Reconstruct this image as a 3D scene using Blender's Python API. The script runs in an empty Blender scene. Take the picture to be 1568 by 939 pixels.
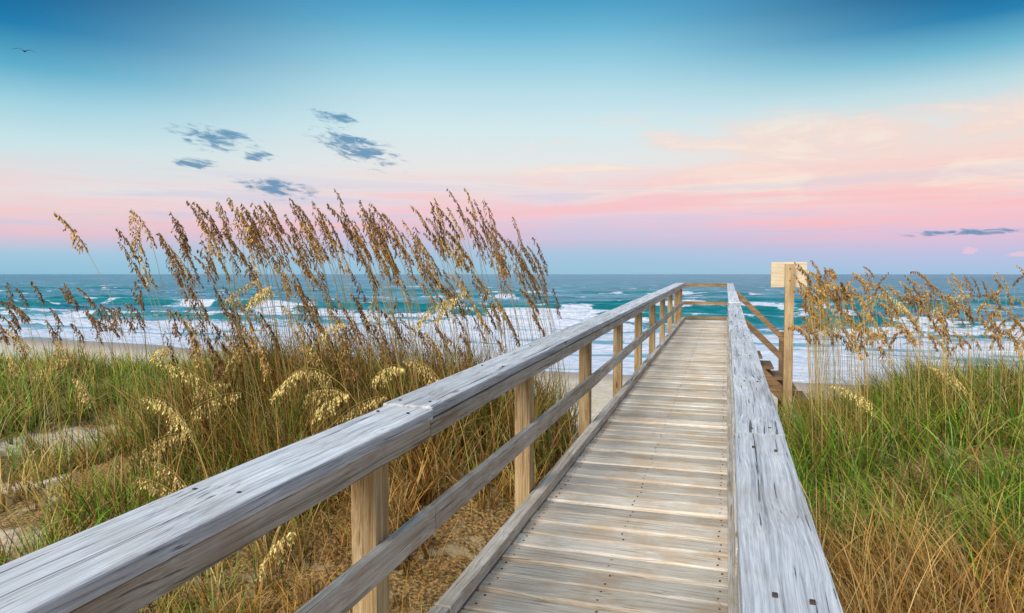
import bpy, bmesh, math, numpy as np
from mathutils import Vector
R = np.random.RandomState(7)
scene = bpy.context.scene
COL = scene.collection

def s2l(c):
    return tuple(((v/255.0)/12.92 if v/255.0 <= 0.04045 else (((v/255.0)+0.055)/1.055)**2.4) for v in c)+(1.0,)

# ---------------------------------------------------------------- numpy noise
def _hash(ix, iy, seed):
    h = (ix.astype(np.int64)*374761393 + iy.astype(np.int64)*668265263 + seed*1442695041) & 0xFFFFFFFF
    h = ((h ^ (h >> 13))*1274126177) & 0xFFFFFFFF
    h = h ^ (h >> 16)
    return (h & 0xFFFF)/65535.0
def vnoise(x, y, seed=0):
    x = np.asarray(x, float); y = np.asarray(y, float)
    ix = np.floor(x); iy = np.floor(y); fx = x-ix; fy = y-iy
    fx = fx*fx*(3-2*fx); fy = fy*fy*(3-2*fy)
    a = _hash(ix, iy, seed); b = _hash(ix+1, iy, seed); c = _hash(ix, iy+1, seed); d = _hash(ix+1, iy+1, seed)
    return (a*(1-fx)+b*fx)*(1-fy)+(c*(1-fx)+d*fx)*fy
def fbm(x, y, seed=0, o=4):
    s = 0; a = 0.5; t = 0
    for i in range(o):
        s = s+a*vnoise(x*2**i, y*2**i, seed+i*17); t += a; a *= 0.5
    return s/t
def sstep(a, b, x):
    t = np.clip((x-a)/(b-a), 0, 1); return t*t*(3-2*t)

# ---------------------------------------------------------------- mesh helper
def np_mesh(name, verts, quads, col=None, mat=None, smooth=False, attrs=None):
    me = bpy.data.meshes.new(name)
    nv = len(verts); nq = len(quads)
    me.vertices.add(nv); me.vertices.foreach_set('co', np.asarray(verts, np.float32).ravel())
    me.loops.add(nq*4); me.loops.foreach_set('vertex_index', np.asarray(quads, np.int32).ravel())
    me.polygons.add(nq)
    me.polygons.foreach_set('loop_start', np.arange(nq, dtype=np.int32)*4)
    me.polygons.foreach_set('loop_total', np.full(nq, 4, np.int32))
    me.polygons.foreach_set('use_smooth', np.full(nq, smooth, bool))
    me.update(calc_edges=True)
    if col is not None:
        ca = me.color_attributes.new('Col', 'FLOAT_COLOR', 'POINT')
        c4 = np.ones((nv, 4), np.float32); c4[:, :3] = np.clip(col, 0, 0.9)
        ca.data.foreach_set('color', c4.ravel())
    for k, v in (attrs or {}).items():
        a = me.attributes.new(k, 'FLOAT', 'POINT'); a.data.foreach_set('value', np.asarray(v, np.float32))
    if mat: me.materials.append(mat)
    ob = bpy.data.objects.new(name, me); COL.objects.link(ob)
    return ob

# ---------------------------------------------------------------- node helper
class NT:
    def __init__(s, tree): s.t = tree; s.n = tree.nodes; s.l = tree.links
    def new(s, typ, **kw):
        n = s.n.new(typ)
        for k, v in kw.items(): setattr(n, k, v)
        return n
    def lk(s, a, b): s.l.new(a, b)
    def put(s, sock, v):
        if isinstance(v, bpy.types.NodeSocket): s.l.new(v, sock)
        else: sock.default_value = v
    def m(s, op, a, b=None, c=None, clamp=False):
        n = s.new('ShaderNodeMath', operation=op); n.use_clamp = clamp
        s.put(n.inputs[0], a)
        if b is not None: s.put(n.inputs[1], b)
        if c is not None: s.put(n.inputs[2], c)
        return n.outputs[0]
    def mr(s, v, a, b, c=0.0, d=1.0, smooth=True):
        n = s.new('ShaderNodeMapRange'); n.interpolation_type = 'SMOOTHSTEP' if smooth else 'LINEAR'
        s.put(n.inputs[0], v); n.inputs[1].default_value = a; n.inputs[2].default_value = b
        n.inputs[3].default_value = c; n.inputs[4].default_value = d
        return n.outputs[0]
    def mix(s, f, a, b, blend='MIX'):
        n = s.new('ShaderNodeMix', data_type='RGBA', blend_type=blend)
        s.put(n.inputs[0], f); s.put(n.inputs[6], a); s.put(n.inputs[7], b)
        return n.outputs[2]
    def ramp(s, f, stops, interp='LINEAR'):
        n = s.new('ShaderNodeValToRGB'); cr = n.color_ramp; cr.interpolation = interp
        while len(cr.elements) < len(stops): cr.elements.new(0.5)
        for e, (p, c) in zip(cr.elements, stops): e.position = p
        for e, (p, c) in zip(cr.elements, stops): e.color = c
        s.put(n.inputs[0], f); return n.outputs[0]
    def noise(s, vec, scale=1, detail=4, rough=0.55, dist=0.0):
        n = s.new('ShaderNodeTexNoise'); s.put(n.inputs['Vector'], vec)
        n.inputs['Scale'].default_value = scale; n.inputs['Detail'].default_value = detail
        n.inputs['Roughness'].default_value = rough; n.inputs['Distortion'].default_value = dist
        return n.outputs['Fac']
    def mapping(s, vec, scale=(1, 1, 1), loc=(0, 0, 0)):
        n = s.new('ShaderNodeMapping'); s.put(n.inputs[0], vec)
        n.inputs['Scale'].default_value = scale; n.inputs['Location'].default_value = loc
        return n.outputs[0]

def new_mat(name):
    m = bpy.data.materials.new(name); m.use_nodes = True
    nt = NT(m.node_tree); b = m.node_tree.nodes['Principled BSDF']
    return m, nt, b

def wood(name, axis, dark, mid, light, crack=0.5, bump=0.5, tint=None, blot=0.3, vlo=0.80, vhi=1.15, g2w=0.4, big=1.0, finew=0.35, edge=0.0):
    m, nt, b = new_mat(name)
    tc = nt.new('ShaderNodeTexCoord').outputs['Object']
    at = nt.new('ShaderNodeAttribute', attribute_name='rnd').outputs['Fac']
    cb = nt.new('ShaderNodeCombineXYZ')
    for i in range(3): nt.put(cb.inputs[i], nt.m('MULTIPLY', at, 7.3+3.1*i))
    va = nt.new('ShaderNodeVectorMath', operation='ADD'); nt.lk(tc, va.inputs[0]); nt.lk(cb.outputs[0], va.inputs[1])
    v = va.outputs[0]
    def sc(al, cr): s = [cr]*3; s[axis] = al; return tuple(s)
    warp = nt.noise(nt.mapping(v, sc(1.6, 5)), 1, 1)
    wv = nt.new('ShaderNodeVectorMath', operation='ADD'); nt.lk(v, wv.inputs[0])
    wc = nt.new('ShaderNodeCombineXYZ')
    for i in range(3):
        if i != axis: nt.put(wc.inputs[i], nt.m('MULTIPLY', warp, 0.05))
    nt.lk(wc.outputs[0], wv.inputs[1]); v2 = wv.outputs[0]
    g1 = nt.noise(nt.mapping(v2, sc(2.0, 150)), 1, 5, 0.65, 0.0)
    g2 = nt.noise(nt.mapping(v2, sc(0.9, 26)), 1, 4, 0.6, 0.0)
    g3 = nt.noise(nt.mapping(v2, sc(6.0, 420)), 1, 2, 0.6, 0.0)
    col = nt.ramp(nt.m('ADD', nt.m('MULTIPLY', g1, 1-g2w), nt.m('MULTIPLY', g2, g2w)),
                  [(0.36, dark), (0.46, mid), (0.60, light)])
    fine = nt.mr(g3, 0.34, 0.58)
    col = nt.mix(nt.m('MULTIPLY', nt.m('SUBTRACT', 1.0, fine), finew), col, dark)
    cr = nt.mr(nt.noise(nt.mapping(v2, sc(1.0, 110), (3, 5, 7)), 1, 3, 0.5, 0.0), 0.655, 0.685)
    crb = nt.mr(nt.noise(nt.mapping(v2, sc(0.55, 42), (9, 2, 4)), 1, 4, 0.5, 0.0), 0.67, 0.69)
    if big != 1.0: crb = nt.m('MULTIPLY', crb, big)
    cr2 = nt.mr(g1, 0.33, 0.27)
    crk = nt.m('MULTIPLY', nt.m('MAXIMUM', nt.m('MAXIMUM', cr, crb), cr2), crack)
    dk = tuple(x*0.16 for x in dark[:3])+(1,)
    col = nt.mix(crk, col, dk)
    vo = nt.new('ShaderNodeTexVoronoi'); nt.lk(nt.mapping(v, sc(1.9, 7.0)), vo.inputs['Vector']); vo.inputs['Scale'].default_value = 1
    dist = nt.m('ADD', vo.outputs['Distance'], nt.m('MULTIPLY', nt.m('SUBTRACT', g2, 0.5), 0.08))
    kn = nt.mr(dist, 0.10, 0.05)
    ksel = nt.m('GREATER_THAN', nt.noise(nt.mapping(v, sc(0.8, 2.5)), 1, 0), 0.52)
    kn = nt.m('MULTIPLY', kn, ksel)
    col = nt.mix(nt.m('MULTIPLY', kn, 0.7), col, dk)
    bl = nt.mr(nt.noise(tc, 2.6, 4, 0.7), 0.42, 0.66)
    col = nt.mix(nt.m('MULTIPLY', bl, blot), col, tint or dark)
    if edge > 0:   # darker tone along the long edges of a plank
        ed = nt.new('ShaderNodeAttribute', attribute_name='edge').outputs['Fac']
        e1 = nt.mr(nt.m('ADD', ed, nt.m('MULTIPLY', nt.m('SUBTRACT', g2, 0.5), 0.6)), 0.72, 1.0)
        col = nt.mix(nt.m('MULTIPLY', e1, edge), col, tuple(x*0.35 for x in dark[:3])+(1,))
    hv = nt.new('ShaderNodeHueSaturation'); nt.lk(col, hv.inputs['Color'])
    nt.lk(nt.mr(at, 0, 1, vlo, vhi, False), hv.inputs['Value'])
    nt.lk(hv.outputs[0], b.inputs['Base Color'])
    b.inputs['Roughness'].default_value = 0.85
    b.inputs['Specular IOR Level'].default_value = 0.25
    h = nt.m('SUBTRACT', nt.m('ADD', nt.m('MULTIPLY', g1, 0.7), nt.m('MULTIPLY', g2, 0.4)), nt.m('MULTIPLY', crk, 0.9))
    bp = nt.new('ShaderNodeBump'); bp.inputs['Strength'].default_value = bump; bp.inputs['Distance'].default_value = 0.007
    nt.lk(h, bp.inputs['Height']); nt.lk(bp.outputs[0], b.inputs['Normal'])
    return m

M_rail = wood('weathered_rail_wood', 1, s2l((132, 134, 140)), s2l((198, 202, 208)), s2l((238, 240, 242)), 0.85, 0.75, s2l((178, 170, 160)), 0.35)
M_side = wood('rail_side_wood', 1, s2l((146, 130, 112)), s2l((204, 191, 172)), s2l((234, 226, 214)), 0.7, 0.6, s2l((158, 130, 98)), 0.4)
M_deck = wood('deck_plank_wood', 0, s2l((164, 147, 126)), s2l((208, 196, 178)), s2l((234, 227, 216)), 0.6, 0.45, s2l((190, 158, 120)), 0.5, 0.66, 1.12, 0.12, 0.35, 0.22, 0.0)
M_post = wood('post_wood', 2, s2l((126, 94, 56)), s2l((180, 148, 102)), s2l((214, 190, 150)), 0.5, 0.5, s2l((136, 100, 62)), 0.3)
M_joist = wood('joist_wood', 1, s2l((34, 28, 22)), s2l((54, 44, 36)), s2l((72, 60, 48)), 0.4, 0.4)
M_brown = wood('brown_rail_wood', 0, s2l((92, 68, 46)), s2l((138, 106, 74)), s2l((168, 140, 108)), 0.4, 0.5)
M_board = wood('sign_board_wood', 0, s2l((176, 156, 126)), s2l((206, 188, 156)), s2l((222, 208, 182)), 0.15, 0.2)

# ---------------------------------------------------------------- terrain height
SEA = -3.5
def shore_y(X): return 36.0+6.0*sstep(-16, -48, X)
def ground_h(X, Y):
    X = np.asarray(X, float); Y = np.asarray(Y, float)
    edge = 8.2 + 1.8*sstep(-3, -9, X) + 2.2*sstep(1.2, 3.5, X) + 0.8*(fbm(X*0.25, Y*0.1, 3)-0.5)
    sy = shore_y(X)
    z = -0.58 - 2.15*sstep(edge, edge+9, Y)
    z = z - 0.77*sstep(18, sy, Y) - 1.2*sstep(sy-4, sy+16, Y) - 2.5*sstep(sy+8, sy+50, Y)
    z = z + 0.80*np.exp(-(((X+3.8)/2.1)**4+((Y-6.2)/1.8)**2))
    z = z + 0.42*sstep(0.7, 2.6, X)*sstep(4.5, 7.5, Y)*sstep(16, 11, Y)
    z = z + 0.25*(fbm(X*0.5, Y*0.5, 11)-0.5)*sstep(24, 14, Y)
    z = z + 0.05*(fbm(X*2.2, Y*2.2, 15)-0.5)*sstep(30, 20, Y)
    return z
def axis_coords(lo, hi, step, far, n=26):
    core = np.arange(lo, hi+1e-6, step)
    g = np.geomspace(step, far, n).cumsum(); g = g*(far/g[-1])
    return np.concatenate([(lo-g)[::-1], core, hi+g])
gx = axis_coords(-20, 14, 0.18, 20000); gy = axis_coords(-6, 40, 0.18, 20000)
GX, GY = np.meshgrid(gx, gy)
GZ = ground_h(GX, GY)
def sand_patch(X, Y):
    p = np.exp(-(((X+8.0)/0.9)**2+((Y-6.6)/0.9)**2))
    p = np.maximum(p, np.exp(-(((X+5.3)/1.0)**2+((Y-3.6)/0.35)**2))*0.6)
    p = np.maximum(p, np.exp(-(((X+6.4)/1.0)**2+((Y-4.7)/0.35)**2))*0.6)
    p = np.maximum(p, sstep(-3.0, -2.1, X)*sstep(1.0, 0.1, X)*sstep(6.6, 8.0, Y))
    p = np.maximum(p, sstep(11.5, 14.0, Y + 0*X))
    return p
nx, ny = len(gx), len(gy)
idx = np.arange(nx*ny).reshape(ny, nx)
quads = np.stack([idx[:-1, :-1], idx[:-1, 1:], idx[1:, 1:], idx[1:, :-1]], -1).reshape(-1, 4)
sm = sand_patch(GX, GY)
M_ground, nt, b = new_mat('dune_sand')
tc = nt.new('ShaderNodeTexCoord').outputs['Object']
sa = nt.new('ShaderNodeAttribute', attribute_name='sand').outputs['Fac']
n1 = nt.noise(tc, 3.0, 5, 0.6); n2 = nt.noise(tc, 40.0, 5, 0.75)
sand = nt.ramp(n1, [(0.3, s2l((190, 172, 148))), (0.5, s2l((210, 194, 170))), (0.7, s2l((224, 212, 192)))])
lit = nt.ramp(n2, [(0.38, s2l((52, 40, 22))), (0.5, s2l((120, 90, 46))), (0.60, s2l((186, 152, 92)))])
lit = nt.mix(nt.mr(n1, 0.54, 0.68), lit, s2l((176, 156, 120)))
col = nt.mix(nt.mr(nt.m('ADD', sa, nt.m('MULTIPLY', nt.m('SUBTRACT', n1, 0.5), 0.8)), 0.3, 0.55), lit, sand)
sx = nt.new('ShaderNodeSeparateXYZ'); nt.lk(tc, sx.inputs[0])
wet = nt.mr(sx.outputs[2], -3.25, -3.5)
col = nt.mix(wet, col, s2l((160, 142, 128)))
nt.lk(col, b.inputs['Base Color'])
nt.lk(nt.mr(wet, 0, 1, 0.95, 0.4), b.inputs['Roughness'])
bp = nt.new('ShaderNodeBump'); bp.inputs['Strength'].default_value = 0.7; bp.inputs['Distance'].default_value = 0.04
nt.lk(nt.m('ADD', nt.m('MULTIPLY', n2, 0.4), n1), bp.inputs['Height']); nt.lk(bp.outputs[0], b.inputs['Normal'])
np_mesh('beach_ground', np.stack([GX, GY, GZ], -1).reshape(-1, 3), quads, None, M_ground, True, {'sand': sm.ravel()})

# ---------------------------------------------------------------- ocean
rows = 600; cols = 720
yy = np.geomspace(27, 22000, rows)
ss = np.linspace(0, 1, cols)
OX = (-1.75*yy[:, None]-25) + ss[None, :]*((1.0*yy[:, None]+25)+(1.75*yy[:, None]+25))
OY = np.repeat(yy[:, None], cols, 1)
OZ = np.zeros_like(OX); foam = np.zeros_like(OX); face = np.zeros_like(OX)
def breaker(y0, h, width, seed, brk, xs=22.0, line=0.75):
    global OZ, foam, face
    yc = y0 + 5*(fbm(OX/45, OX*0+seed, seed)-0.5)*2 + 1.4*(fbm(OX/7, OX*0+seed, seed+3)-0.5)
    amp = h*sstep(0.32, 0.64, fbm(OX/xs, OX*0+1.3, seed+5, 3))
    d = OY-yc
    prof = np.where(d < 0, np.exp(-(d/(width*0.35))**2), np.exp(-(d/width)**2))
    OZ = OZ + amp*prof
    a = np.clip(amp/h, 0, 1)
    face = np.maximum(face, a*np.exp(-((d+width*0.22)/(width*0.33))**2))
    br = sstep(1-brk-0.10, 1-brk+0.10, fbm(OX/9+5, OX*0+2.2, seed+9, 3))
    foam = np.maximum(foam, br*np.exp(-((d+width*0.35)/(width*0.5))**2)*1.0*np.maximum(a, 0.4))
    foam = np.maximum(foam, a*line*np.exp(-((d-0.1)/(width*0.08))**2))
for (y0, h, w, sd, bk, xs, ln) in [(44, .3, 2.0, 1, .7, 16, .7), (52, .5, 2.4, 2, .6, 18, .7), (62, .85, 3.0, 12, .55, 20, .7), (74, 1.1, 3.4, 3, .52, 22, .75), (88, 1.05, 3.6, 8, .46, 24, .7),
                               (108, .85, 4.2, 4, .40, 25, .55), (138, .7, 5, 5, .34, 26, .4), (178, .6, 6, 6, .30, 28, .3)]:
    breaker(y0, h, w, sd, bk, xs, ln)
chop = (fbm(OX/5, OY/1.8, 21, 4)-0.5)*0.6*sstep(42, 62, OY)*sstep(900, 250, OY)
chop += (fbm(OX/1.7, OY/0.8, 25, 3)-0.5)*0.16*sstep(36, 46, OY)*sstep(300, 100, OY)
sy = shore_y(OX)
OZ = OZ*sstep(sy, sy+8, OY)+chop
surf = sstep(68, 50, OY+12*(fbm(OX/18, OY/8, 31)-0.5))
wash = surf*sstep(0.32, 0.48, fbm(OX/6+3, OY/1.6, 33, 5))
foam = np.maximum(foam, wash*0.92)
midf = sstep(120, 64, OY)*sstep(0.54, 0.66, fbm(OX/9, OY/2.4, 36, 5))*0.7
foam = np.maximum(foam, midf)
caps = sstep(700, 200, OY)*sstep(0.62, 0.74, fbm(OX/6+9, OY/3.5, 41, 4))*0.6*sstep(90, 130, OY)
foam = np.maximum(foam, caps)
foam = np.maximum(foam, sstep(2.6, 0.6, np.abs(OY-sy-2.5*(fbm(OX/9, OX*0, 51)-0.5))))
idx = np.arange(rows*cols).reshape(rows, cols)
quads = np.stack([idx[:-1, :-1], idx[:-1, 1:], idx[1:, 1:], idx[1:, :-1]], -1).reshape(-1, 4)
M_sea, nt, b = new_mat('sea_water')
tc = nt.new('ShaderNodeTexCoord').outputs['Object']
fa = nt.new('ShaderNodeAttribute', attribute_name='foam').outputs['Fac']
fc = nt.new('ShaderNodeAttribute', attribute_name='face').outputs['Fac']
sx = nt.new('ShaderNodeSeparateXYZ'); nt.lk(tc, sx.inputs[0]); Yc = sx.outputs[1]
nA = nt.noise(nt.mapping(tc, (0.35, 1.1, 1)), 1, 5, 0.6)
nB = nt.noise(nt.mapping(tc, (0.05, 0.14, 1)), 1, 8, 0.75)
nC = nt.noise(nt.mapping(tc, (1.6, 3.6, 1)), 1, 3, 0.65)
nD = nt.noise(nt.mapping(tc, (0.006, 0.014, 1)), 1, 9, 0.85)
wcol = nt.ramp(nB, [(0.36, s2l((4, 66, 96))), (0.5, s2l((22, 110, 136))), (0.64, s2l((90, 168, 188)))])
wfar = nt.ramp(nD, [(0.38, s2l((6, 76, 110))), (0.5, s2l((26, 106, 140))), (0.62, s2l((92, 164, 188)))])
col = nt.mix(nt.mr(Yc, 250, 700), wcol, wfar)
col = nt.mix(nt.m('MULTIPLY', nt.mr(nA, 0.42, 0.6), 0.35), col, s2l((104, 180, 196)))
near = nt.mr(Yc, 76, 48)
col = nt.mix(nt.m('MULTIPLY', near, 0.6), col, s2l((126, 178, 196)))
col = nt.mix(nt.mr(fc, 0.2, 0.7, 0, 0.7), col, s2l((16, 122, 122)))
fm = nt.m('ADD', fa, nt.m('MULTIPLY', nt.m('SUBTRACT', nt.m('ADD', nt.m('MULTIPLY', nA, 0.5), nt.m('MULTIPLY', nC, 0.5)), 0.5), 1.9))
fm = nt.mr(fm, 0.34, 0.62)
fcol = nt.ramp(nC, [(0.35, s2l((180, 194, 214))), (0.6, s2l((222, 224, 233)))])
col = nt.mix(fm, col, fcol)
nt.lk(col, b.inputs['Base Color'])
nt.lk(nt.mr(fm, 0, 1, 0.3, 0.9), b.inputs['Roughness'])
b.inputs['IOR'].default_value = 1.33; b.inputs['Specular IOR Level'].default_value = 0.3
bp = nt.new('ShaderNodeBump'); bp.inputs['Strength'].default_value = 0.9; bp.inputs['Distance'].default_value = 0.3
nt.lk(nt.m('ADD', nA, nt.m('MULTIPLY', nB, 3.0)), bp.inputs['Height'])
nt.lk(bp.outputs[0], b.inputs['Normal'])
np_mesh('sea', np.stack([OX, OY, OZ+SEA], -1).reshape(-1, 3), quads, None, M_sea, True, {'foam': foam.ravel(), 'face': face.ravel()})

# ---------------------------------------------------------------- boardwalk
def empty(name, loc=(0, 0, 0)):
    e = bpy.data.objects.new(name, None); e.location = loc; COL.objects.link(e); return e
class Builder:
    def __init__(s): s.v = []; s.f = []; s.r = []
    def hexa(s, pts, r=None):
        r = R.rand() if r is None else r
        o = len(s.v); n = len(pts)
        for sec in pts:
            s.v += [tuple(p) for p in sec]; s.r += [r]*4
        for i in range(n-1):
            a = o+4*i; c = a+4
            for k in range(4):
                s.f.append((a+k, a+(k+1) % 4, c+(k+1) % 4, c+k))
        s.f.append((o+3, o+2, o+1, o)); e = o+4*(n-1); s.f.append((e, e+1, e+2, e+3))
    def box(s, x0, x1, y0, y1, z0, z1, r=None):
        s.hexa([[(x0, y0, z0), (x1, y0, z0), (x1, y0, z1), (x0, y0, z1)], [(x0, y1, z0), (x1, y1, z0), (x1, y1, z1), (x0, y1, z1)]], r)
    def beamY(s, x0, x1, y0, y1, zf0, zf1, seg=0.25, j=0.004):
        n = max(2, int((y1-y0)/seg)+1); sd = R.randint(1000)
        secs = []
        for y in np.linspace(y0, y1, n):
            w = [(float(fbm(np.array(y*1.3), np.array(k*3.1), sd, 2))-0.5)*2*j for k in range(4)]
            secs.append([(x0+w[0], y, zf0(y)+w[2]), (x1+w[1], y, zf0(y)+w[2]), (x1+w[1], y, zf1(y)+w[3]), (x0+w[0], y, zf1(y)+w[3])])
        s.hexa(secs)
    def beam(s, p, q, w, h):
        p = Vector(p); q = Vector(q); d = (q-p).normalized(); side = d.cross(Vector((0, 0, 1)))
        side = side.normalized() if side.length > 1e-4 else Vector((1, 0, 0)); up = side.cross(d)
        secs = []
        for c in (p, q):
            secs.append([c-side*w/2-up*h/2, c+side*w/2-up*h/2, c+side*w/2+up*h/2, c-side*w/2+up*h/2])
        s.hexa(secs)
    def make(s, name, mat, parent=None, bevel=0.005):
        me = bpy.data.meshes.new(name); me.from_pydata(s.v, [], s.f)
        a = me.attributes.new('rnd', 'FLOAT', 'POINT'); a.data.foreach_set('value', np.array(s.r, np.float32))
        bm = bmesh.new(); bm.from_mesh(me); bmesh.ops.recalc_face_normals(bm, faces=bm.faces); bm.to_mesh(me); bm.free()
        me.materials.append(mat)
        ob = bpy.data.objects.new(name, me); COL.objects.link(ob)
        if parent: ob.parent = parent
        if bevel:
            md = ob.modifiers.new('bevel', 'BEVEL'); md.width = bevel; md.segments = 2; md.limit_method = 'ANGLE'; md.angle_limit = math.radians(50)
        return ob
dk = lambda y: 0.0115*y
rl = lambda y: 0.925+0.0165*y
YEND = 19.7
walk = empty('boardwalk')
B = Builder(); Bn = Builder(); y = -2.0
while y < YEND-0.1:
    w = 0.158+R.uniform(-0.006, 0.006); z = R.uniform(-0.006, 0.006)+dk(y); t = R.uniform(-0.006, 0.006); ex = R.uniform(-0.006, 0.006)
    secs = []
    r = R.rand(); sd = R.randint(999)
    for i, x in enumerate(np.linspace(-1.115+ex, 0.06+ex, 9)):
        a = (float(vnoise(np.array(x*5), np.array(0.3), sd))-0.5)*0.010; c = (float(vnoise(np.array(x*5), np.array(9.3), sd))-0.5)*0.010
        zz = z+(float(vnoise(np.array(x*2), np.array(4.3), sd))-0.5)*0.007
        secs.append([(x, y+t*x+a, zz-0.038), (x, y+w+t*x+c, zz-0.038), (x, y+w+t*x+c, zz), (x, y+t*x+a, zz)])
    B.hexa(secs, r)
    for xn in (-1.04, -0.53, -0.01):
        for q in (0.25, 0.75):
            xx = xn+R.uniform(-.012, .012); yq = y+w*q+R.uniform(-.01, .01)+t*xn
            Bn.box(xx-.0045, xx+.0045, yq-.0045, yq+.0045, z-0.01, z+0.0025)
    y += w+0.021+R.uniform(0, 0.008)
B.make('deck_planks', M_deck, walk, 0.009)
Bc = Builder(); Bs = Builder(); Bp = Builder()
joints = [-1.6, 2.50, 6.4, 10.3, 14.2, YEND+0.05]
jr = [-1.8, 2.42, 6.3, 10.2, 14.1, YEND+0.05]
for js, xs in ((joints, (-1.345, -1.12)), (jr, (0.035, 0.195))):
    for a, c in zip(js[:-1], js[1:]):
        o = R.uniform(-0.006, 0.006); oz = R.uniform(-0.005, 0.005)
        Bc.beamY(xs[0]+o, xs[1]+o, a+0.004, c-0.004, lambda y: rl(y)-0.046+oz, lambda y: rl(y)+oz)
        left = xs[0] < -1
        if left: Bs.beamY(-1.166, -1.127, a+0.004, c-0.004, lambda y: rl(y)-0.125, lambda y: rl(y)-0.0525)
        else: Bs.beamY(0.045, 0.083, a+0.004, c-0.004, lambda y: rl(y)-0.125, lambda y: rl(y)-0.0525)
        if left: Bs.beamY(-1.166, -1.128, a+0.054, c+0.046, lambda y: dk(y)+0.41, lambda y: dk(y)+0.515)
        else: Bs.beamY(0.047, 0.085, a+0.054, c+0.046, lambda y: dk(y)+0.41, lambda y: dk(y)+0.515)
        if left: Bs.beamY(-1.16, -1.085, a+0.1, c+0.09, lambda y: dk(y)+0.010, lambda y: dk(y)+0.075)
        else: Bs.beamY(0.03, 0.085, a+0.1, c+0.09, lambda y: dk(y)+0.010, lambda y: dk(y)+0.075)
        for yn in np.arange(a+0.08, c, 0.98):
            for xn in (xs[0]+0.05, xs[1]-0.05):
                xx = xn+R.uniform(-.008, .008); yq = yn+R.uniform(-.02, .02); zt = rl(yq)+oz
                Bn.box(xx-.0045, xx+.0045, yq-.0045, yq+.0045, zt-0.01, zt+0.0035)
py = [0.19+1.98*k for k in range(0, 10)]
for i, yv in enumerate([-1.2]+py+[YEND-0.06]):
    for x0 in (-1.268, 0.088):
        zg = float(ground_h(x0, yv))-0.4
        Bp.hexa([[(x0, yv-0.05, zz), (x0+0.1, yv-0.05, zz), (x0+0.1, yv+0.05, zz), (x0, yv+0.05, zz)] for zz in (zg, rl(yv)-0.053)])
Bc.make('handrail_caps', M_rail, walk, 0.007)
Bs.make('side_rails', M_side, walk, 0.004)
Bp.make('posts', M_post, walk, 0.004)
mn, ntn, bn = new_mat('rusty_nail'); bn.inputs['Base Color'].default_value = s2l((70, 52, 42)); bn.inputs['Roughness'].default_value = 0.7
Bn.make('nails', mn, walk, 0)
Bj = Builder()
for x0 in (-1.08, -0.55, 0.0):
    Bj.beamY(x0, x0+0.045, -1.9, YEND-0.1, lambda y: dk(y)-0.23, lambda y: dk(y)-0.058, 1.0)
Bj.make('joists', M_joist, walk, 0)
Be = Builder()
Be.box(-1.118, 0.03, YEND-0.03, YEND+0.04, rl(YEND)-0.10, rl(YEND)-0.005)
Be.box(-1.118, 0.03, YEND-0.02, YEND+0.03, dk(YEND)+0.42, dk(YEND)+0.51)
Be.box(-1.08, 0.028, YEND-0.02, YEND+0.03, dk(YEND)+0.012, dk(YEND)+0.10)
Be.make('end_railing', M_brown, walk, 0.004)

# stairs
st = empty('beach_stairs')
B = Builder()
y0, y1 = 14.0, 15.1
ns = 0
for i in range(12):
    x = 0.25+0.21*i; z = 0.10-0.20*i
    if z < float(ground_h(x, 14.5))-0.1: break
    ns = i+1
    B.box(x, x+0.235, y0, y1, z-0.04, z)
    B.box(x+0.01, x+0.03, y0+0.03, y1-0.03, z-0.20, z-0.043)
for yy_ in (y0-0.045, y1+0.045):
    B.beam((0.2, yy_, 0.02), (0.2+0.21*ns, yy_, 0.02-0.20*ns), 0.04, 0.24)
B.make('steps', M_brown, st, 0.004)
B = Builder()
for yy_ in (y0-0.08, y1+0.09):
    B.beam((0.2, yy_, 1.12), (1.12, yy_, 0.20), 0.05, 0.09)
    B.beam((0.2, yy_, 0.72), (1.12, yy_, -0.20), 0.045, 0.08)
for xx, yy_ in ((1.12, y1+0.15),):
    B.hexa([[(xx-.045, yy_-.045, zz), (xx+.045, yy_-.045, zz), (xx+.045, yy_+.045, zz), (xx-.045, yy_+.045, zz)] for zz in (float(ground_h(xx, yy_))-.3, 0.3)])
B.make('stair_handrails', M_brown, st, 0.004)

# sign
sg = empty('sign')
sxp, syp = 1.13, 13.72
B = Builder()
B.hexa([[(sxp-.08, syp-.07, z), (sxp+.08, syp-.07, z), (sxp+.08, syp+.07, z), (sxp-.08, syp+.07, z)] for z in (float(ground_h(sxp, syp))-.4, 1.69)])
B.make('sign_post', M_post, sg, 0.006)
B = Builder()
B.box(sxp-0.32, sxp+0.31, syp+0.073, syp+0.098, 1.25, 1.725)
B.make('sign_panel', M_board, sg, 0.003)
B = Builder()
for zz in (1.38, 1.6): B.box(sxp-0.012, sxp+0.012, syp-0.078, syp-0.069, zz-.012, zz+.012)
B.make('bolts', M_brown, sg, 0.002)

# ---------------------------------------------------------------- plants
def leafmat(name, trans=0.35, rough=0.6):
    m, nt, b = new_mat(name)
    at = nt.new('ShaderNodeVertexColor', layer_name='Col').outputs['Color']
    nt.lk(at, b.inputs['Base Color']); b.inputs['Roughness'].default_value = rough; b.inputs['Specular IOR Level'].default_value = 0.15
    if trans > 0:
        tr = nt.new('ShaderNodeBsdfTranslucent'); nt.lk(at, tr.inputs[0])
        mx = nt.new('ShaderNodeMixShader'); mx.inputs[0].default_value = trans
        nt.lk(b.outputs[0], mx.inputs[1]); nt.lk(tr.outputs[0], mx.inputs[2])
        nt.lk(mx.outputs[0], m.node_tree.nodes['Material Output'].inputs[0])
    return m
M_grass = leafmat('dune_grass_leaf', 0.25); M_oats = leafmat('sea_oats_straw', 0.12)

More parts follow.
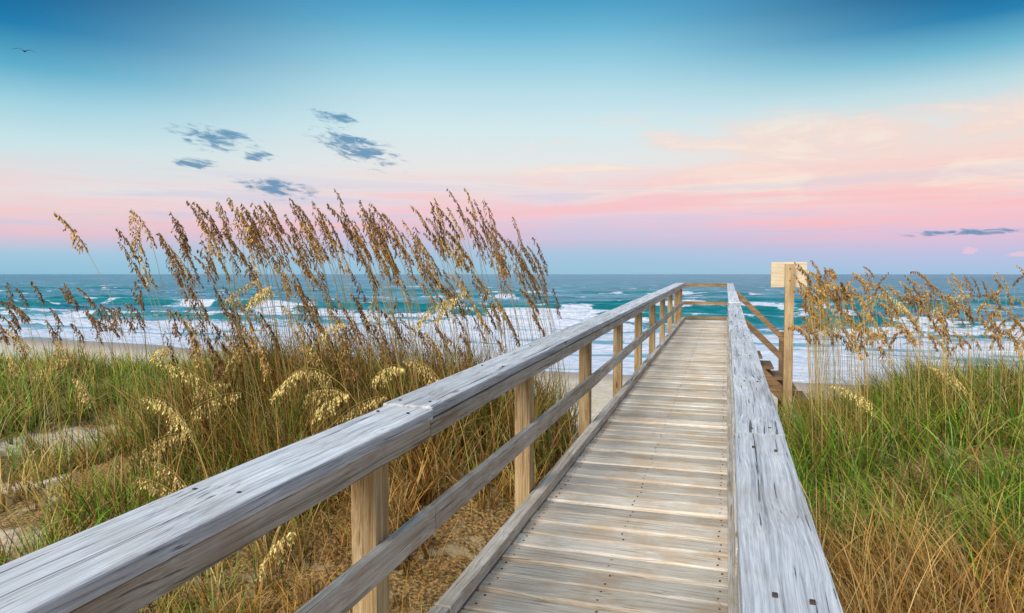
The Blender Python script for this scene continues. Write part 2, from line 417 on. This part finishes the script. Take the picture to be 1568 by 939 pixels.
def blades(base, L, az, th0, bend, width, col, K=5, tipc=None, low=0.42):
    N = len(base); t = np.linspace(0, 1, K)
    pos = np.zeros((N, K, 3)); pos[:, 0] = base
    for k in range(1, K):
        th = th0+bend*((k-0.5)/(K-1))**1.3
        ds = L/(K-1)
        pos[:, k, 0] = pos[:, k-1, 0]+np.sin(th)*np.cos(az)*ds
        pos[:, k, 1] = pos[:, k-1, 1]+np.sin(th)*np.sin(az)*ds
        pos[:, k, 2] = pos[:, k-1, 2]+np.cos(th)*ds
    wa = az+np.pi/2+R.uniform(-0.9, 0.9, N)
    wp = np.array([1.0, 0.95, 0.8, 0.5, 0.06]) if K == 5 else np.array([1.0, .9, .6, .06])
    off = np.stack([np.cos(wa), np.sin(wa), np.zeros(N)], -1)[:, None, :]*(width[:, None]*wp[None, :]*0.5)[:, :, None]
    V = np.stack([pos-off, pos+off], 2).reshape(N, K*2, 3)
    q = []
    for k in range(K-1): q.append([2*k, 2*k+1, 2*k+3, 2*k+2])
    Q = (np.array(q)[None]+(np.arange(N)*K*2)[:, None, None]).reshape(-1, 4)
    shade = (low+(1.08-low)*t)[None, :, None]  # shade deep in the tufts, painted into the blade colour toward the root
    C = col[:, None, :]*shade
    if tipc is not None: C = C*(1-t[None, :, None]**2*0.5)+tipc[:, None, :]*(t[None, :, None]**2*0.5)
    C = np.repeat(C, 2, 1)
    return V.reshape(-1, 3), Q, C.reshape(-1, 3)

GREEN = np.array([[0.13, 0.30, 0.015], [0.22, 0.42, 0.025], [0.38, 0.56, 0.05], [0.06, 0.17, 0.015], [0.50, 0.56, 0.08], [0.22, 0.40, 0.08]])
GOLD = np.array([[0.72, 0.49, 0.13], [0.58, 0.36, 0.08], [0.82, 0.65, 0.30], [0.38, 0.22, 0.05]])
RUST = np.array([[0.62, 0.28, 0.05], [0.44, 0.18, 0.04], [0.72, 0.42, 0.13], [0.24, 0.10, 0.03]])
NT_ = 54000
X = R.uniform(-18, 9, NT_); Y = R.uniform(0.2, 14.5, NT_)
d = np.hypot(X, Y)
keep = R.rand(NT_) < 1/(1+(d/6.0)**1.3)
keep &= ~((X > -1.32) & (X < 0.22))
keep &= ~((X > -1.9) & (X < 0.5) & (R.rand(NT_) < 0.35))
keep &= R.rand(NT_) > sand_patch(X, Y)*1.6
cl = fbm(X*1.3, Y*1.3, 61)
thr = np.where(X > 0.2, 0.40, np.where(Y < 4.6, 0.56, 0.48))
keep &= (cl + 0.22*R.rand(NT_)) > thr
X = X[keep]; Y = Y[keep]; nt_ = len(X)
nb = R.randint(8, 16, nt_)
ti = np.repeat(np.arange(nt_), nb); N = len(ti)
d = np.hypot(X, Y)[ti]
rad = np.abs(R.normal(0, 0.06, N)); pa = R.uniform(0, 2*np.pi, N)
bx = X[ti]+rad*np.cos(pa); by = Y[ti]+rad*np.sin(pa)
okk = ~((bx > -1.29) & (bx < 0.2)); ti, N = ti[okk], okk.sum(); d = d[okk]; pa = pa[okk]; bx = bx[okk]; by = by[okk]
base = np.stack([bx, by, ground_h(bx, by)-0.02], -1)
tl = 0.18+0.62*(fbm(X*0.9, Y*0.9, 71)-0.22)+0.16*R.rand(nt_)
mound = np.exp(-(((X+3.8)/2.2)**4+((Y-6.0)/1.7)**2))
tl = tl+0.30*mound
tl = tl*np.where((X > 0.2), 1.22, 1.0)*np.where((Y < 3.8) & (X < 0), 0.75, 1.0)*np.where(X < -6.5, 1.15, 1.0)
L = np.clip(tl, 0.1, 2)[ti]*R.uniform(0.5, 1.35, N)
az = np.where(R.rand(N) < 0.6, pa, R.normal(np.pi, 0.8, N))
def palette(pal, n): return pal[R.randint(0, len(pal), n)]
pn = fbm(X*0.7+3, Y*0.7, 81, 3)
rust_w = 0.16+0*X
rust_w = np.maximum(rust_w, 1.1*np.exp(-(((X+2.0)/0.9)**2+((Y-4.0)/1.6)**2)))
rust_w = np.maximum(rust_w, 1.15*sstep(6.2, 4.4, Y+0.8*(pn-0.5))*(X > 0))
rust_w = np.maximum(rust_w, 0.85*mound)
green_w = np.where(X > 0, sstep(4.2, 6.0, Y)*0.8, 0)
green_w = np.maximum(green_w, 0.6*sstep(-4.8, -6.6, X))
green_w = np.maximum(green_w, 0.85*np.exp(-(((X+1.9)/0.7)**2+((Y-2.2)/0.6)**2)))
pr = np.clip(rust_w*(0.35+pn)+0.2*(R.rand(nt_)-0.5)-green_w*0.4, 0.03, 0.95)
pg = np.clip(0.22+green_w*0.55+(pn-0.5)*2.6+0.5*(R.rand(nt_)-0.5), 0.04, 0.85)*(1-pr)
u = R.rand(N); kind = np.where(u < pr[ti], 2, np.where(u < (pr+pg)[ti], 0, 1))
col = np.where((kind == 0)[:, None], palette(GREEN, N), np.where((kind == 1)[:, None], palette(GOLD, N), palette(RUST, N)))
col = col*R.uniform(0.7, 1.25, (N, 1))*(0.6+0.65*R.rand(nt_)[ti])[:, None]*(1-0.2*mound[ti])[:, None]
wid = (0.0034+0.0009*d)*R.uniform(0.6, 1.4, N)
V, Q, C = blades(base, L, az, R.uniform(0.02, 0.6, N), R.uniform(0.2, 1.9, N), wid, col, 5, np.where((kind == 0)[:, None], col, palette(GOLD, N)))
np_mesh('dune_grass', V, Q, C, M_grass)

class Acc:
    def __init__(s): s.V = []; s.Q = []; s.C = []; s.o = 0
    def add(s, V, Q, C): s.V.append(V); s.Q.append(Q+s.o); s.C.append(C); s.o += len(V)
    def make(s, name, mat): return np_mesh(name, np.concatenate(s.V), np.concatenate(s.Q), np.concatenate(s.C), mat)
def unitr(v): return v/(np.linalg.norm(v, axis=-1, keepdims=True)+1e-9)
def unit(v): return v/(math.sqrt(v[0]*v[0]+v[1]*v[1]+v[2]*v[2])+1e-9)
def sea_oat(acc, base, H, headL, leanaz, th_top, nod, seedcol, stemcol, stemw, spw=1.0, th0=0.04, nbr=30, brl=0.15):
    K = 12; Kh = 9; n = K+Kh
    pos = [np.array(base, float)]; dirs = []
    hd = np.array([math.cos(leanaz), math.sin(leanaz), 0])
    for k in range(1, K):
        th = th0+(th_top-th0)*(k/(K-1))**2.0
        dr = hd*math.sin(th)+np.array([0, 0, math.cos(th)]); pos.append(pos[-1]+dr*H/(K-1)); dirs.append(dr)
    for k in range(1, Kh+1):
        th = th_top+nod*(k/Kh)**1.3
        dr = hd*math.sin(th)+np.array([0, 0, math.cos(th)]); pos.append(pos[-1]+dr*headL/Kh); dirs.append(dr)
    dirs.append(dirs[-1]); P = np.array(pos); D = np.array(dirs)
    w = stemw*np.concatenate([np.linspace(1, 0.65, K), np.linspace(0.6, 0.25, Kh)])
    side = unit(np.cross(hd, [0, 0, 1])); V = []
    for i in range(n):
        up = np.cross(side, D[i])
        for a in (0, 2.094, 4.189): V.append(P[i]+(side*math.cos(a)+up*math.sin(a))*w[i])
    V = np.array(V); Q = []
    for i in range(n-1):
        for k in range(3): Q.append([3*i+k, 3*i+(k+1) % 3, 3*i+3+(k+1) % 3, 3*i+3+k])
    tt = np.linspace(0, 1, n)[:, None]; C = np.repeat(stemcol[None]*(0.8+0.3*tt), 3, 0)
    acc.add(V, np.array(Q), C)
    t = (np.arange(nbr)+R.rand(nbr)*0.6)/nbr
    f = t*Kh*0.985; ii = f.astype(int); fr = (f-ii)[:, None]
    p0 = P[K-1+ii]*(1-fr)+P[K+ii]*fr; dr = D[K-1+ii]
    bl = headL*(brl*np.sin(np.pi*np.minimum(1, 0.25+t*0.75))**0.7+0.05)*R.uniform(0.6, 1.25, nbr)
    ra = R.uniform(-1.0, 1.0, nbr)[:, None]
    out = unitr(-hd*0.35*np.cos(ra)+side*np.sin(ra)*0.45+np.array([0, 0, -0.45]))
    bd = unitr(dr*0.55+out*0.8); p = p0.copy(); ns = 7
    for s_ in range(ns):
        live = s_ < np.maximum(3, (7*(1-t*0.5)))
        bd = unitr(bd+np.array([0, 0, -0.22])); p = p+bd*(bl/ns)[:, None]
        sd = unitr(bd*0.8+R.normal(0, 0.35, (nbr, 3))+np.array([0, 0, -0.4]))
        ln = (R.uniform(0.020, 0.032, nbr)*spw)[:, None]; wd = ln*R.uniform(0.34, 0.5, (nbr, 1))
        sv = unitr(np.cross(sd, R.normal(0, 1, (nbr, 3))))
        q4 = np.stack([p, p+sd*ln*0.45+sv*wd*0.5, p+sd*ln, p+sd*ln*0.45-sv*wd*0.5], 1)[live]
        cc = np.repeat((seedcol*R.uniform(0.5, 1.55, (nbr, 1)))[live], 4, 0)
        acc.add(q4.reshape(-1, 3), np.arange(len(q4)*4).reshape(-1, 4), cc)

FW = np.array([-0.299, 0.954]); RT = np.array([0.954, 0.299])
def leaves(acc, bx, by, n, Lr=(0.5, 1.0), pal=None):
    N = n; b_ = np.stack([np.full(N, bx)+R.normal(0, .10, N), np.full(N, by)+R.normal(0, .10, N), np.full(N, float(ground_h(bx, by))-0.02)], -1)
    pal = GREEN if pal is None else pal
    az = np.where(R.rand(N) < 0.6, R.normal(np.pi, 0.9, N), R.uniform(0, 6.28, N))
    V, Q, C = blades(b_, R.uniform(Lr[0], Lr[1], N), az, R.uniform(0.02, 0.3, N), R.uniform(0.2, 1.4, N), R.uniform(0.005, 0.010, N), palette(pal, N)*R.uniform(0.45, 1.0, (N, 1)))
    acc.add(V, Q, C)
BROWN = np.array([0.225, 0.118, 0.042]); GLD = np.array([0.54, 0.33, 0.10]); STEM = np.array([0.34, 0.25, 0.08]); PALE = np.array([0.82, 0.60, 0.22])
MIXP = np.concatenate([GREEN*0.6, GOLD*0.8, RUST, RUST*0.8])
MIXR = np.concatenate([GREEN*0.8, GOLD*0.9, GOLD*0.9, RUST])
acc = Acc()
for i in range(270):
    u = R.beta(1.0, 1.0); xp = -3.05+u*3.85; zp = R.uniform(5.3, 8.2)*(0.92+0.2*u)
    xw, yw = xp*RT+zp*FW
    if xw > -1.6: continue
    g = float(ground_h(xw, yw))
    top = 1.5+(0.70-0.50*sstep(0.76, 1.0, u)-0.12*sstep(0.10, 0.0, u))*R.uniform(0.3, 1.08)*zp/6.5
    if R.rand() < 0.35: top = R.uniform(0.95, 1.6)
    Ht = top-g
    hl = R.uniform(0.30, 0.52)
    sc = BROWN*R.uniform(0.75, 1.4) if R.rand() < 0.78 else GLD*R.uniform(0.7, 1.05)
    sea_oat(acc, (xw, yw, g-0.03), (Ht-hl*0.75)*1.03, hl, R.normal(np.pi-0.1, 0.25), R.uniform(0.16, 0.55), R.uniform(0.1, 0.7), sc, STEM*R.uniform(0.7, 1.25), 0.0034, 1.1)
    leaves(acc, xw, yw, 24, (0.4, 1.05), MIXP)
acc.make('sea_oats', M_oats)
acc = Acc()
for i in range(40):
    zp = R.uniform(8, 11); xp = R.uniform(-0.76, -0.52)*zp
    xw, yw = xp*RT+zp*FW; g = float(ground_h(xw, yw)); top = R.uniform(0.85, 1.45)
    hl = R.uniform(0.28, 0.42)
    sea_oat(acc, (xw, yw, g-0.03), (top-g-hl*0.7), hl, R.normal(np.pi, 0.3), R.uniform(0.2, 0.5), R.uniform(0.3, 1.0), BROWN*R.uniform(0.9, 1.5), STEM, 0.004, 1.2)
    leaves(acc, xw, yw, 10, (0.4, 0.9), MIXR)
acc.make('sea_oats', M_oats)
acc = Acc()
for i in range(250):
    zp = R.uniform(6.4, 11.5); us = R.beta(0.7, 1.05); xp = (0.44+us*0.37)*zp
    xw, yw = xp*RT+zp*FW; g = float(ground_h(xw, yw))
    top = 1.5+(R.uniform(-0.8, 0.08)+(0.20*R.rand() if us < 0.12 or R.rand() < 0.18 else 0))*zp/9.0
    hl = R.uniform(0.18, 0.34)
    sc = (GLD if R.rand() < 0.5 else BROWN*1.5)*R.uniform(0.7, 1.1)
    sea_oat(acc, (xw, yw, g-0.03), max(0.5, top-g-hl*0.8), hl, R.normal(np.pi-0.1, 0.6) if R.rand() < 0.7 else R.uniform(0, 6.28), R.uniform(0.03, 0.20), R.uniform(0.3, 2.0), sc, STEM*1.6, 0.0032, 1.05, 0.02, 24)
    leaves(acc, xw, yw, 12, (0.4, 0.95), MIXR)
acc.make('sea_oats', M_oats)
acc = Acc()
fore = [(230, 590, 5.2), (310, 640, 4.6), (480, 615, 5.0), (545, 560, 5.6), (650, 480, 5.8), (430, 830, 3.4), (130, 590, 5.6), (15, 730, 4.2), (600, 470, 5.9), (370, 430, 6), (270, 440, 6), (480, 490, 6),
        (350, 540, 5.6), (500, 530, 5.7), (20, 560, 7), (60, 530, 7.5), (680, 560, 5.4), (180, 680, 4.6), (290, 730, 4.0), (400, 700, 4.4), (1375, 600, 6.2), (1290, 440, 7.4), (1480, 590, 6.5), (1240, 470, 7.0), (1400, 470, 8), (240, 520, 6.0), (420, 590, 5.2)]
for (px, pyy, zp) in fore:
    for rep in range(1 if R.rand() < 0.5 else 2):
        z_ = zp+R.uniform(-0.3, 0.3)
        xp = (px-784+R.uniform(-20, 20))/1045*z_
        xw, yw = xp*RT+z_*FW; g = float(ground_h(xw, yw)); top = 1.5-(pyy-420+R.uniform(-15, 15))/1045*z_
        Ht = max(0.5, top-g)
        sg_ = 1 if R.rand() < 0.6 else -1
        sea_oat(acc, (xw-0.15*sg_, yw, g-0.03), Ht, R.uniform(0.32, 0.46), (0 if sg_ > 0 else np.pi)+R.normal(0, 0.4), R.uniform(0.5, 0.95), R.uniform(0.5, 1.2), PALE*R.uniform(0.6, 0.95), STEM*1.5, 0.003, 0.85, 0.04, 46, 0.24)
acc.make('sea_oats', M_oats)

# ---------------------------------------------------------------- seagull
bm = bmesh.new()
def loftring(pts_r, bm):
    prev = None
    for (x, z, r) in pts_r:
        ring = [bm.verts.new((x, r*math.cos(a), z+r*0.9*math.sin(a))) for a in np.linspace(0, 2*np.pi, 9)[:-1]]
        if prev:
            for k in range(8): bm.faces.new((prev[k], prev[(k+1) % 8], ring[(k+1) % 8], ring[k]))
        prev = ring
loftring([(-0.26, 0, 0.004), (-0.20, 0, 0.025), (-0.08, 0, 0.06), (0.05, 0, 0.065), (0.14, 0.01, 0.045), (0.19, 0.02, 0.036), (0.235, 0.015, 0.02), (0.28, 0.0, 0.004)], bm)
for sgn in (1, -1):
    sec = [(0.05, 0.10, -0.08, 0.03), (0.25, 0.12, -0.06, 0.13), (0.42, 0.09, -0.05, 0.15), (0.60, 0.02, -0.07, 0.08), (0.74, -0.07, -0.11, 0.0)]
    pv = None
    for (yv, le, te, z) in sec:
        a = bm.verts.new((le, sgn*yv, z)); c = bm.verts.new((te, sgn*yv, z-0.006)); e = bm.verts.new(((le+te)/2, sgn*yv, z+0.014))
        if pv: bm.faces.new((pv[0], a, e, pv[2])); bm.faces.new((pv[2], e, c, pv[1])); bm.faces.new((pv[0], pv[1], c, a))
        pv = (a, c, e)
t = [bm.verts.new(p) for p in ((-0.18, 0.02, 0.01), (-0.18, -0.02, 0.01), (-0.36, -0.06, 0), (-0.36, 0.06, 0))]; bm.faces.new(t)
me = bpy.data.meshes.new('seagull'); bmesh.ops.recalc_face_normals(bm, faces=bm.faces); bm.to_mesh(me); bm.free()
mg, ntg, bg = new_mat('gull_feathers')
ng = ntg.noise(ntg.new('ShaderNodeTexCoord').outputs['Object'], 8, 3)
ntg.lk(ntg.ramp(ng, [(0.3, s2l((24, 28, 34))), (0.7, s2l((56, 58, 64)))]), bg.inputs['Base Color'])
me.materials.append(mg)
gull = bpy.data.objects.new('seagull', me); COL.objects.link(gull)
zp = 50; xw, yw = (-734/1045*zp)*RT+zp*FW
gull.location = (xw, yw, 1.5+335/1045*zp); gull.rotation_euler = (0.10, -0.1, math.radians(120))

# ---------------------------------------------------------------- world
w = bpy.data.worlds.new('World'); scene.world = w; w.use_nodes = True
nt = NT(w.node_tree); bgn = w.node_tree.nodes['Background']
tc = nt.new('ShaderNodeTexCoord').outputs['Generated']
sp = nt.new('ShaderNodeSeparateXYZ'); nt.lk(tc, sp.inputs[0])
el = nt.m('MULTIPLY', nt.m('ARCSINE', sp.outputs[2]), 57.2958)
azd = nt.m('MULTIPLY', nt.m('ARCTAN2', sp.outputs[0], sp.outputs[1]), 57.2958)
f = nt.m('DIVIDE', el, 40.0, clamp=True)
def rp(stops): return nt.ramp(f, [(e/40.0, s2l(c)) for e, c in stops], 'LINEAR')
cen = rp([(0, (152, 198, 222)), (1.6, (168, 198, 226)), (3.3, (214, 194, 220)), (4.7, (236, 206, 220)), (6.6, (240, 222, 224)), (8.7, (236, 234, 232)), (11.9, (214, 236, 240)), (14.5, (190, 226, 236)), (17, (152, 208, 228)), (19.5, (106, 182, 214)), (22, (62, 152, 198)), (32, (60, 140, 185))])
lef = rp([(0, (144, 196, 220)), (1.4, (164, 202, 226)), (2.8, (228, 198, 214)), (4.4, (240, 212, 214)), (6, (232, 230, 230)), (9, (204, 231, 236)), (11.5, (164, 213, 228)), (13.8, (94, 176, 206)), (16.4, (24, 126, 176)), (19.2, (2, 92, 144)), (27, (30, 110, 160))])
rig = rp([(0, (162, 198, 230)), (1.4, (190, 194, 228)), (2.8, (226, 192, 218)), (4.6, (250, 200, 206)), (6.5, (250, 212, 206)), (8.8, (246, 222, 214)), (11, (226, 232, 230)), (13, (190, 222, 230)), (15.2, (114, 186, 211)), (17.2, (34, 130, 178)), (19.4, (2, 92, 144)), (27, (30, 110, 160))])
sky = nt.mix(nt.mr(azd, -24, -55), cen, lef)
sky = nt.mix(nt.mr(azd, -12, 18), sky, rig)
cv = nt.new('ShaderNodeCombineXYZ'); nt.put(cv.inputs[0], nt.m('MULTIPLY', azd, 0.09)); nt.put(cv.inputs[1], nt.m('ADD', nt.m('MULTIPLY', el, 0.42), nt.m('MULTIPLY', azd, 0.004))); cv.inputs[2].default_value = 1.7
n1 = nt.noise(cv.outputs[0], 1.0, 6, 0.62, 0.6)
cv2 = nt.new('ShaderNodeCombineXYZ'); nt.put(cv2.inputs[0], nt.m('MULTIPLY', azd, 0.05)); nt.put(cv2.inputs[1], nt.m('MULTIPLY', el, 0.80)); cv2.inputs[2].default_value = 4
n2 = nt.noise(cv2.outputs[0], 1.0, 6, 0.58, 0.5)
band = nt.m('MULTIPLY', nt.mr(el, 4.5, 7.0), nt.mr(el, 13.5, 10.5))
n1b = nt.m('ADD', n1, nt.mr(azd, -20, 14, -0.02, 0.04))
wm = nt.m('MULTIPLY', nt.m('MULTIPLY', nt.mr(n1b, 0.46, 0.60), band), nt.mr(azd, -30, -6))
sky = nt.mix(nt.m('MULTIPLY', wm, 0.75), sky, nt.mix(nt.mr(n1, 0.5, 0.66), s2l((250, 218, 208)), s2l((255, 236, 218))))
b2 = nt.m('MULTIPLY', nt.mr(el, 2.2, 3.4), nt.mr(el, 9.5, 5.5))
pstr = nt.mr(azd, -55, -5, 0.32, 0.65)
sky = nt.mix(nt.m('MULTIPLY', nt.m('MULTIPLY', nt.mr(n2, 0.44, 0.62), b2), pstr), sky, s2l((254, 192, 196)))
sky = nt.mix(nt.m('MULTIPLY', nt.m('MULTIPLY', nt.mr(n2, 0.5, 0.38), nt.m('MULTIPLY', nt.mr(el, 2.4, 3.4), nt.mr(el, 10, 5))), 0.5), sky, s2l((204, 204, 228)))
cv3 = nt.new('ShaderNodeCombineXYZ'); nt.put(cv3.inputs[0], nt.m('MULTIPLY', azd, 0.7)); nt.put(cv3.inputs[1], nt.m('ADD', nt.m('MULTIPLY', el, 2.6), nt.m('MULTIPLY', azd, 0.35)))
n3 = nt.noise(cv3.outputs[0], 1.0, 5, 0.64, 0.6)
def gauss(a0, e0, sa, se, tilt=0.0):
    da = nt.m('SUBTRACT', azd, a0); de = nt.m('ADD', nt.m('SUBTRACT', el, e0), nt.m('MULTIPLY', da, tilt))
    r = nt.m('ADD', nt.m('POWER', nt.m('ABSOLUTE', nt.m('DIVIDE', da, sa)), 2.0), nt.m('POWER', nt.m('ABSOLUTE', nt.m('DIVIDE', de, se)), 2.0))
    return nt.m('EXPONENT', nt.m('MULTIPLY', r, -1.0))
tot = None
for g in [(-30.2, 10.2, 3.6, 1.35, 0.28), (-40.7, 10.3, 3.0, 0.95, 0.1), (-36.2, 6.75, 3.2, 0.75, 0.10), (-37.6, 9.1, 1.6, 0.45, 0), (-42.1, 8.3, 2.0, 0.5, 0), (-31.8, 12.4, 2.0, 0.6, 0.1), (16.5, 2.9, 5.0, 0.25, 0)]:
    gg = gauss(*g); tot = gg if tot is None else nt.m('MAXIMUM', tot, gg)
dm = nt.mr(nt.m('ADD', tot, nt.m('MULTIPLY', nt.m('SUBTRACT', n3, 0.5), 2.6)), 0.38, 1.1)
dm = nt.m('MULTIPLY', dm, nt.mr(tot, 0.05, 0.4))
sky = nt.mix(nt.m('MULTIPLY', dm, 0.88), sky, s2l((84, 140, 180)))
for (a0, e0, sa, se) in [(16.3, 1.55, 0.6, 0.3), (19.3, 1.3, 0.9, 0.2)]:
    gq = gauss(a0, e0, sa, se)
    pm = nt.mr(nt.m('ADD', gq, nt.m('MULTIPLY', nt.m('SUBTRACT', n3, 0.5), 2.4)), 0.45, 0.9)
    sky = nt.mix(nt.m('MULTIPLY', nt.m('MULTIPLY', pm, nt.mr(gq, 0.1, 0.4)), 0.7), sky, s2l((240, 200, 220)))
SUN_EL, SUN_AZ = 38.0, 192.0
ns = nt.new('ShaderNodeTexSky'); ns.sky_type = 'NISHITA'; ns.sun_disc = False
ns.sun_elevation = math.radians(SUN_EL); ns.sun_rotation = math.radians(SUN_AZ)
nsk = nt.new('ShaderNodeVectorMath', operation='SCALE'); nt.lk(ns.outputs[0], nsk.inputs[0]); nsk.inputs['Scale'].default_value = 0.08
sky = nt.mix(0.05, sky, nsk.outputs[0])
nt.lk(sky, bgn.inputs['Color']); bgn.inputs['Strength'].default_value = 1.0

sl = bpy.data.lights.new('sun', 'SUN'); sl.energy = 4.9; sl.angle = math.radians(38); sl.color = (1.0, 0.94, 0.85)
so = bpy.data.objects.new('sun', sl); COL.objects.link(so)
a = math.radians(SUN_AZ); e = math.radians(SUN_EL)
dv = Vector((math.sin(a)*math.cos(e), math.cos(a)*math.cos(e), math.sin(e)))
so.rotation_euler = dv.to_track_quat('Z', 'Y').to_euler()

# ---------------------------------------------------------------- camera
cam = bpy.data.cameras.new('camera'); cam.lens = 24; cam.sensor_width = 36; cam.clip_end = 60000; cam.clip_start = 0.05
co = bpy.data.objects.new('camera', cam); COL.objects.link(co)
co.location = (0, 0, 1.5); co.rotation_euler = (math.radians(90-2.72), 0, math.radians(17.4))
scene.camera = co
scene.view_settings.view_transform = 'Standard'; scene.view_settings.look = 'None'; scene.view_settings.exposure = 0
